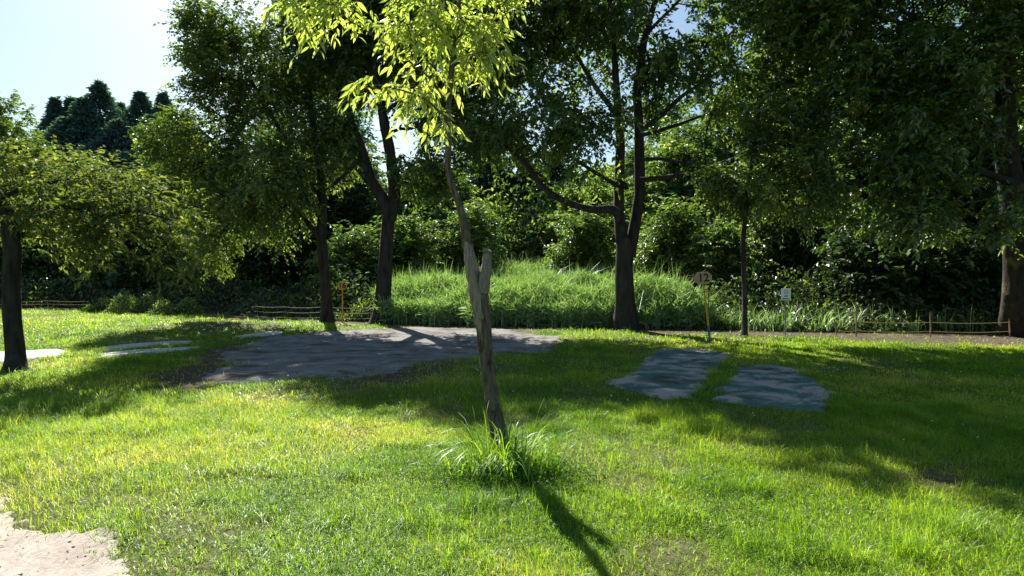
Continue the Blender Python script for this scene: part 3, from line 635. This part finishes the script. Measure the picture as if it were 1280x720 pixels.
for k, (px, dd_, ty, rx, m, lb, n) in enumerate(specs):
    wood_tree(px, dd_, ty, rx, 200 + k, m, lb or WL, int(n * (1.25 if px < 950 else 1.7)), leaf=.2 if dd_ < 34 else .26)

# --- cedars on the far ridge
def cedar(px, dd_, top_y, wid, seed, label):
    X = (px - CX) / F * dd_; z0 = float(H(X, dd_)) - .1; top = P(px, top_y, dd_)[2]; hgt = top - z0
    b = np.array((X, dd_, z0)); root = empty('cedar_tree', b); tag(root, label, 'tree', 'dark conifers behind the clearing')
    rg = np.random.default_rng(seed); n = 9000
    f = rg.random(n) ** .75; a = rg.uniform(0, 6.283, n); lay = np.floor(f * 30 + a * .6); wv = wid * 1.7 * np.minimum((1 - f) * 2.6 + .01, 1) * (0.45 + 1.0 * hash2(lay, np.floor(a * 1.3), seed)) 
    rr = wv * rg.random(n) ** .4
    C = np.stack([np.cos(a) * rr, np.sin(a) * rr, hgt * (0.06 + .94 * f) - rr * .15], 1) + rg.normal(0, .12, (n, 3))
    D = np.stack([np.cos(a), np.sin(a), rg.uniform(-.3, .5, n)], 1) + rg.normal(0, .3, (n, 3))
    ln = rg.uniform(.35, .8, n)
    leaf_cards(C, D, np.array([0, 0, 1.]) + rg.normal(0, .5, (n, 3)), ln, ln * .5, rg.random(n), 'crown', M['cedar_leaf'], root)
    mb = MB(); pp, rr = resample([(0, 0, 0), (0, 0, hgt * .5), (0, 0, hgt * .98)], [.35, .22, .03], .8); mb.tube(pp, rr, 8, rough=.05); mb.build('trunk', M['bark'], root)
for k, (px, dd_, ty, wd_, lb) in enumerate([(72, 86, 124, 1.7, 'small pointed cedar leftmost in the dark ridge group'), (92, 88, 124, 2.1, 'second dark cedar from the left on the ridge'),
     (128, 84, 104, 3.0, 'tallest broad dark cedar on the ridge against the sky'), (152, 90, 130, 2.2, 'dark cedar tucked right of the tallest ridge cedar'), (178, 86, 116, 2.4, 'pointed dark cedar right of centre in the ridge group'),
     (206, 88, 118, 1.7, 'rightmost slim dark cedar beside the leafy maple'), (110, 92, 130, 2.4, 'dark cedar behind the tallest one, slightly left'), (235, 92, 150, 2.4, 'dark cedar half hidden behind the leafy maple'),
     (108, 82, 124, 3.4, 'broad dark conifer in front of the tallest ridge cedar, left side'), (150, 80, 152, 3.4, 'broad dark conifer low between the two tallest ridge cedars'), (84, 80, 150, 3.0, 'broad dark conifer low at the left end of the ridge group'), (192, 80, 146, 3.0, 'broad dark conifer low at the right end of the ridge group'),
     (-10, 90, 120, 2.6, 'dark cedar behind the bright rounded tree at the far left')]):
    cedar(px, dd_, ty, wd_, 500 + k, lb)
cedar(392, 60, 62, 3.4, 555, 'tall bluish conifer rising behind the top of the maple')

# --- undergrowth on the wooded slope
rng = np.random.default_rng(99)
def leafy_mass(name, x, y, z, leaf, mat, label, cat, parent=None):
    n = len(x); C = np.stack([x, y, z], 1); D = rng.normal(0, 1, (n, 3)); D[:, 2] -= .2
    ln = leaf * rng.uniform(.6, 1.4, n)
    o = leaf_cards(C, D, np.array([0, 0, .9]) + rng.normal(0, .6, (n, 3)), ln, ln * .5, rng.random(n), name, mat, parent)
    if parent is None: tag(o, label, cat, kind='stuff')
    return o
REED = poly_px([(478, 409), (600, 411), (690, 412), (880, 411), (860, 404), (790, 390), (760, 378), (700, 372), (640, 368), (560, 374), (500, 380)])
REED = np.array([(-4.2, 21.0), (-1, 20.5), (3.2, 20.0), (5.8, 19.4), (6.2, 21), (5.2, 24), (4.4, 29), (3.5, 35), (-2.4, 35), (-3.0, 30), (-4.2, 27), (-5.2, 24)])
n = 330000
y = rng.uniform(0, 1, n) ** 1.3 * 42 + 17; x = rng.uniform(-1, 1, n) * (y * .9 + 4)
t = y - yb(x); k = (t > .15) & (sdist(REED, x, y) < 0.1) & (rng.random(n) < .8); x, y, t = x[k], y[k], t[k]
hh = (0.25 + (1.5 + 1.2 * sstep(6, 12, t)) * fbm(x, y, 2.2, 151) ** 1.5 * 1.6) * sstep(0, 2.5, t + .4)
hh = np.where(x < -9, hh * .8, hh)
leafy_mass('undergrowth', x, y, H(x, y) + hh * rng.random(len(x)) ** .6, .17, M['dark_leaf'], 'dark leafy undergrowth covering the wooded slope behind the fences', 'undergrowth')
n = 200000; y = rng.uniform(34, 66, n); x = rng.uniform(-1, 1, n) * (y * .9 + 4)
t = y - yb(x); k = (t > 9) & ~((x < -22) & (y < 42)); x, y = x[k], y[k]
hh = (1.0 + 6.5 * fbm(x, y, 5.0, 251, 4) ** 1.4) * np.clip(.45 + .012 * y, 0, 1.2) * sstep(33, 38, y)
zz = hh * rng.random(len(x)) ** .5; lean = .5 * zz
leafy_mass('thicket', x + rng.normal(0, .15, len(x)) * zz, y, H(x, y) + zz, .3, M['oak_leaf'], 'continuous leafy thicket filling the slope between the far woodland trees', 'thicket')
# reeds: leafy canes, long blades set at all heights
n = 210000; x = rng.uniform(-5.5, 6.5, n); y = rng.uniform(19.2, 35.2, n)
gap = (np.abs(y - 27.2 - .4 * np.sin(x)) < .5) & (x < 1.0) & (x > -1.5)
k = (sdist(REED, x, y) + edge_noise(x, y, .5) > 0) & ~(gap & (rng.random(n) < .7)); x, y = x[k], y[k]; n = len(x)
top = 1.15 * (0.5 + 1.0 * fbm(x, y, 1.3, 171)) * (0.6 + .4 * sstep(0, 1.2, y - yb(x)))
C = np.stack([x, y, H(x, y) + top * rng.random(n) ** .7], 1); a = rng.uniform(0, 6.28, n)
D = np.stack([np.cos(a), np.sin(a), rng.uniform(-.1, 2.2, n)], 1); ln = rng.uniform(.16, .4, n)
reed = leaf_cards(C, D, np.array([0, 0, .8]) + rng.normal(0, .6, (n, 3)), ln, rng.uniform(.018, .034, n), rng.random(n), 'reeds', M['reed'], droop=.35)
tag(reed, 'tall sunlit reeds covering the bank behind the twin stemmed oak', 'reeds', kind='stuff')
n = 22000; x = rng.uniform(-5.5, 6.5, n); y = rng.uniform(19.2, 35.2, n)
k = (sdist(REED, x, y) + edge_noise(x, y, .5) > 0); x, y = x[k], y[k]; n = len(x)
hh = 1.75 * rng.uniform(.45, 1.1, n) * (0.5 + 1.0 * fbm(x, y, 1.3, 171)) * (0.6 + .4 * sstep(0, 1.2, y - yb(x)))
blades('stem', np.stack([x, y, H(x, y) - .02], 1), hh, rng.uniform(.012, .026, n), np.abs(rng.normal(.6, .4, n)).clip(.1, 1.9), rng.uniform(0, 6.28, n), rng.random(n), M['reed'], 4, parent=reed, curl=1.6)
# tall grasses along the right hand edge of the wood
n = 4200; x = rng.uniform(5.0, 16, n) ; y = yb(x) + rng.uniform(.1, 2.4, n); k = fbm(x, y, 1.0, 181) > .48; x, y = x[k], y[k]; n = len(x)
o = blades('tall_grass', np.stack([x, y, H(x, y) - .02], 1), .8 * rng.uniform(.5, 1.2, n), rng.uniform(.012, .026, n), np.abs(rng.normal(.9, .4, n)).clip(.1, 2), rng.uniform(0, 6.28, n), rng.random(n), M['reed'], 4, curl=1.5)
tag(o, 'loose clumps of tall shaded grass along the wood edge on the right', 'grass', kind='stuff')

# leafy shrubs by the left fence
def shrub(px, py, w_, h_, seed, mat, label, n=3200, leaf=.1):
    global rng
    rng = np.random.default_rng(seed); g_ = G(px, py); b = np.array((g_[0], g_[1], float(H(*g_)) - .03)); root = empty('shrub', b); tag(root, label, 'shrub', 'shrubs at the wood edge')
    dd_ = unit(rng.normal(0, 1, (n, 3))); u = rng.random(n) ** .4
    C = dd_ * u[:, None] * np.array([w_, w_ * .7, h_]); C[:, 2] = np.abs(C[:, 2]) * (1 + .35 * np.sin(C[:, 0] * 5 + seed))
    D = dd_ + rng.normal(0, .6, (n, 3)); ln = leaf * rng.uniform(.6, 1.3, n)
    leaf_cards(C, D, np.array([0, 0, 1.]) + rng.normal(0, .5, (n, 3)), ln, ln * .5, rng.random(n), 'foliage', mat, root)
    mb = MB()
    for k in range(9):
        a = rng.uniform(0, 6.28); e = np.array([math.cos(a) * w_ * .6, math.sin(a) * w_ * .4, h_ * .8])
        pp, rr = resample([(0, 0, 0), e * .5 + np.array([0, 0, h_ * .1]), e], [.02, .012, .005], .1); mb.tube(pp, rr, 4)
    mb.build('stem', M['bark'], root)
shrub(168, 391, 1.15, .85, 601, M['lit_leaf'], 'pale leafy bush at the wood edge left of the wooden stake')
shrub(222, 393, 1.1, .65, 602, M['lit_leaf'], 'low pale bush at the wood edge right of the wooden stake')
shrub(125, 390, .7, .6, 603, M['oak_leaf'], 'small dark bush at the end of the far left fence', 2000)
shrub(450, 401, 1.0, .6, 604, M['oak_leaf'], 'low dark bush between the maple and the forked oak', 2200)

# --- tuft round the foot of the young tree
rng = np.random.default_rng(5)
b = G(632, 590); root = empty('grass_tuft', (b[0], b[1], float(H(*b)))); tag(root, 'shaggy tuft of long arching grass round the foot of the leaning young tree', 'grass tuft')
n = 420; o_ = rng.normal(0, 1, (n, 2)) * np.array([.21, .12]); zz = H(b[0] + o_[:, 0], b[1] + o_[:, 1]) - float(H(*b))
az = np.arctan2(o_[:, 1], o_[:, 0]) + rng.normal(0, 1.0, n)
blades('blades', np.stack([o_[:, 0], o_[:, 1], zz - .01], 1), rng.uniform(.2, .5, n) + .3 * rng.random(n) ** 3, rng.uniform(.005, .012, n), np.abs(rng.normal(1.0, .45, n)).clip(.1, 1.9), az, np.clip(rng.random(n) * .55, 0, 1), M['grass'], 7, root, 1.5)
n = 2600; o_ = rng.normal(0, 1, (n, 2)) * np.array([.34, .2]) + np.array([.03, -.04]); r_ = np.hypot(o_[:, 0] / .4, o_[:, 1] / .25)
C = np.stack([o_[:, 0], o_[:, 1], .17 * np.exp(-r_ ** 2) * rng.random(n) + .02], 1); D = rng.normal(0, 1, (n, 3)); D[:, 2] *= .4
ln = rng.uniform(.02, .045, n); leaf_cards(C, D, np.array([0, 0, 1.]) + rng.normal(0, .35, (n, 3)), ln, ln * .6, rng.random(n), 'weed_leaves', M['clover'], root)

# ------------------------------------------------------------------ signs, stakes, fences
def text_mesh(txt, size, mat, loc, parent, name, rot=(math.pi / 2, 0, 0)):
    cu = bpy.data.curves.new(name, 'FONT'); cu.body = txt; cu.size = size; cu.align_x = 'CENTER'; cu.align_y = 'CENTER'; cu.extrude = .002; cu.offset = size * .022
    tmp = bpy.data.objects.new(name + '_tmp', cu); COL.objects.link(tmp)
    dg = bpy.context.evaluated_depsgraph_get(); me = bpy.data.meshes.new_from_object(tmp.evaluated_get(dg))
    bpy.data.objects.remove(tmp); me.materials.clear(); me.materials.append(mat)
    o = bpy.data.objects.new(name, me); COL.objects.link(o); o.parent = parent; o.location = loc; o.rotation_euler = rot; return o
def prism(outline, th, name, mat, parent, loc, rot):
    n = len(outline); V = [(x, -th / 2, z) for x, z in outline] + [(x, th / 2, z) for x, z in outline]
    L = list(range(n)) + [n + k for k in reversed(range(n))]; S = [n, n]
    for k in range(n): j = (k + 1) % n; L += [k, n + k, n + j, j]; S.append(4)
    o = new_mesh(name, V, L, S, mat, smooth=False, parent=parent); o.location = loc; o.rotation_euler = rot
    bv = o.modifiers.new('bevel', 'BEVEL'); bv.width = .004; bv.segments = 2; return o
def number_sign(px_b, py_b, px_t, py_t, w_, h_, txt, bmat, label, twig, sleeve, r=.022):
    g_ = G(px_b, py_b); b = np.array((g_[0], g_[1], float(H(*g_)) - .03)); top = P(px_t, py_t, g_[1]) - b
    root = empty('number_sign', b); tag(root, label, 'sign', 'numbered posts at the edge of the lawn')
    lean = math.atan2(top[0], top[2])
    mb = MB(); pp, rr = resample([(0, 0, 0), top * .5 + np.array([.006, 0, 0]), top + np.array([0, 0, .0])], [r, r, r * .9], .08); mb.tube(pp, rr, 8, rough=.06); mb.build('post', M['yellow_paint'], root)
    if sleeve:
        mb = MB(); mb.tube(np.array([(0, 0, 0), top * .15, top * .31]), [r * 1.35, r * 1.3, r * 1.3], 12); mb.build('sleeve', M['blue_sleeve'], root)
    c = .28; o = [(-w_ / 2, -h_ / 2 + c * h_), (-w_ / 2 + c * w_ * .8, -h_ / 2), (w_ / 2 - c * w_ * .7, -h_ / 2), (w_ / 2, -h_ / 2 + c * h_), (w_ / 2, h_ / 2 - c * h_), (w_ / 2 - c * w_ * .7, h_ / 2), (-w_ / 2 + c * w_ * .8, h_ / 2), (-w_ / 2, h_ / 2 - c * h_)]
    ct = top + np.array([math.sin(lean), 0, math.cos(lean)]) * (h_ * .42) + np.array([0, -r - .014, 0])
    bd = prism(o, .02, 'board', bmat, root, tuple(ct), (0, lean * .6, 0))
    text_mesh(txt, h_ * .92, M['ink'], (.02 * w_, -.0125, 0), bd, 'numerals')
    f, dx, dz = twig; mb = MB(); c0 = top * f + np.array([0, -r - .006, 0])
    mb.tube(np.array([c0 - np.array([dx, 0, dz]), c0, c0 + np.array([dx * 1.1, 0, dz * .9])]), [.011, .012, .010], 7, rough=.05); mb.build('cross_stick', M['stake'], root)
number_sign(888, 429, 879, 354, .42, .29, '12', M['board'], 'leaning yellow post with a pale wooden board reading 12, in front of the woods', (.86, .12, .025), True, .024)
number_sign(428, 404, 428, 361.5, .31, .28, '16', M['board_orange'], 'upright yellow post with a small orange board reading 16, between two trunks', (.86, .09, .06), False, .024)
# white notice
g_ = G(981.5, 419); b = np.array((g_[0], g_[1], float(H(*g_)) - .03)); root = empty('notice_sign', b); tag(root, 'small white rectangular notice on a thin grey pole right of the slim young tree', 'sign')
hh = P(982, 361, g_[1])[2] - b[2]
mb = MB(); mb.tube(np.array([(0, 0, 0), (0, 0, hh * .5), (0, 0, hh - .02)]), [.02, .02, .02], 10); mb.build('pole', M['steel'], root)
bd = prism([(-.13, -.16), (.13, -.16), (.13, .16), (-.13, .16)], .012, 'panel', M['white_panel'], root, (0, -.03, hh - .15), (0, 0, 0))
mb = MB(); a = np.linspace(0, 2 * math.pi, 29)
mb.tube(np.stack([.058 * np.cos(a), np.full(29, -.0075), .065 + .058 * np.sin(a)], 1), np.full(29, .006), 5, cap=False)
mb.tube(np.array([(-.03, -.0075, .095), (0, -.0075, .065), (.03, -.0075, .045)]), [.007, .007, .007], 5); mb.build('emblem', M['grey_ink'], bd)
r_ = np.random.default_rng(2)
for row, z in enumerate((-.035, -.058, -.105, -.125)):
    mb = MB(); xx = -.085 if row > 1 else -.05
    while xx < (.085 if row > 1 else .05):
        wv = r_.uniform(.008, .02); mb.box((xx, -.0075, z), (wv, .003, .016)); xx += wv + .006
    mb.build('lettering', M['ink'], bd)
# stakes
def stake(px, py, pyt, r, name, label, lean=0.02, mat='stake', group=None):
    g_ = G(px, py); b = np.array((g_[0], g_[1], float(H(*g_)) - .05)); t = P(px, pyt, g_[1]) - b
    mb = MB(); pp, rr = resample([(0, 0, 0), t * .5, t + np.array([lean, 0, 0])], [r, r, r * .85], .1); mb.tube(pp, rr, 8, rough=.12, seed=int(px)); o = mb.build(name, M[mat]); o.location = tuple(b)
    tag(o, label, 'stake', group)
stake(199, 394, 354, .03, 'wooden_stake', 'thin upright wooden stake standing in front of the pale bushes')
def fence(posts, rails, label, r=.018, tall=None, mat='stake', rmat='rope'):
    bs = [G(a, b_) for a, b_, _ in posts]; b0 = np.array((bs[0][0], bs[0][1], float(H(*bs[0])))); root = empty('rail_fence', b0); tag(root, label, 'fence', 'low rail fences along the wood edge')
    tops = []
    for k, ((a, b_, tp), g_) in enumerate(zip(posts, bs)):
        b = np.array((g_[0], g_[1], float(H(*g_)) - .05)); h_ = P(a, tp, g_[1])[2] - b[2]
        mb = MB(); pp, rr = resample([b - b0, b - b0 + np.array([.01, 0, h_ * .5]), b - b0 + np.array([-.02, 0, h_])], [r, r, r * .9], .1); mb.tube(pp, rr, 8, rough=.12, seed=k); mb.build('post', M[mat], root)
    ends = [np.array((g_[0], g_[1] - r - .012, float(H(*g_)))) for g_ in bs]
    for hz in rails:
        mb = MB(); pts = []
        for k in range(len(ends) - 1):
            for t in np.linspace(0, 1, 7)[:-1]:
                p = ends[k] * (1 - t) + ends[k + 1] * t; pts.append(p - b0 + np.array([0, 0, hz - .03 * math.sin(math.pi * t)]))
        pts.append(ends[-1] - b0 + np.array([0, 0, hz])); mb.tube(np.array(pts), np.full(len(pts), .008), 6, cap=False); mb.build('rail', M[rmat], root)
fence([(1045, 419.5, 402), (1070, 420, 377), (1163, 420.5, 390), (1262, 421, 398)], (.16, .40), 'low two rail rope fence right of the white notice, with thin stakes')
fence([(-40, 389, 378), (10, 388.5, 377), (60, 388.5, 377), (112, 389, 378)], (.12, .30, .44), 'low dark rail fence behind the far left lawn', rmat='rope')
fence([(318, 400, 384), (355, 402, 384), (400, 402.5, 385), (470, 403.5, 386)], (.14, .32, .5), 'low grey rail fence passing behind the maple and the forked oak', rmat='rope_grey', mat='bark')
# mossy surface root at the right tree
# fallen twigs and litter on the sandy path
rng = np.random.default_rng(77); n = 260
x = rng.uniform(-5.2, -2.2, n); y = rng.uniform(2.6, 4.6, n); k = sdist(POLY['sand'], x, y) > 0.02; x, y = x[k], y[k]; n = len(x)
C = np.stack([x, y, H(x, y) + .02], 1); a = rng.uniform(0, 6.28, n); ln = rng.uniform(.008, .035, n)
n2 = 900; x2 = rng.uniform(-1, 1, n2) * 15; y2 = np.where(rng.random(n2) < .3, rng.uniform(3.2, 12, n2), rng.uniform(12, 20, n2)); k2 = y2 < yb(x2); x2, y2 = x2[k2], y2[k2]; n2 = len(x2)
C = np.concatenate([C, np.stack([x2, y2, H(x2, y2) + .045], 1)]); a = np.concatenate([a, rng.uniform(0, 6.28, n2)]); ln = np.concatenate([ln, rng.uniform(.025, .07, n2)]); n = len(C)
o = leaf_cards(C, np.stack([np.cos(a), np.sin(a), np.zeros(n)], 1), np.tile([0, 0, 1.], (n, 1)) + rng.normal(0, .3, (n, 3)), ln, ln * .4, rng.random(n), 'leaf_litter', M['dead_leaf'])
tag(o, 'dry brown bits of leaf scattered over the sandy path and lawn', 'litter', kind='stuff')

n = 420; x = rng.uniform(-5.2, -2.0, n); y = rng.uniform(2.5, 4.9, n); k = sdist(POLY['sand'], x, y) > -0.05; x, y = x[k], y[k]
mb = MB(); r_ = np.random.default_rng(6)
ov = np.array([(1, 0, 0), (-1, 0, 0), (0, 1, 0), (0, -1, 0), (0, 0, 1), (0, 0, -1)], float); of = [0, 2, 4, 2, 1, 4, 1, 3, 4, 3, 0, 4, 2, 0, 5, 1, 2, 5, 3, 1, 5, 0, 3, 5]
for a_, b_ in zip(x, y):
    q = .003 + .009 * r_.random() ** 3
    mb.add(ov * q * r_.uniform(.6, 1.4, (6, 1)) * np.array([1.2, 1, .7]) + np.array([a_, b_, float(H(a_, b_)) + .016]), of, [3] * 8)
tag(mb.build('pebbles', M['slab']), 'small pale pebbles strewn over the sandy path', 'pebbles', kind='stuff')
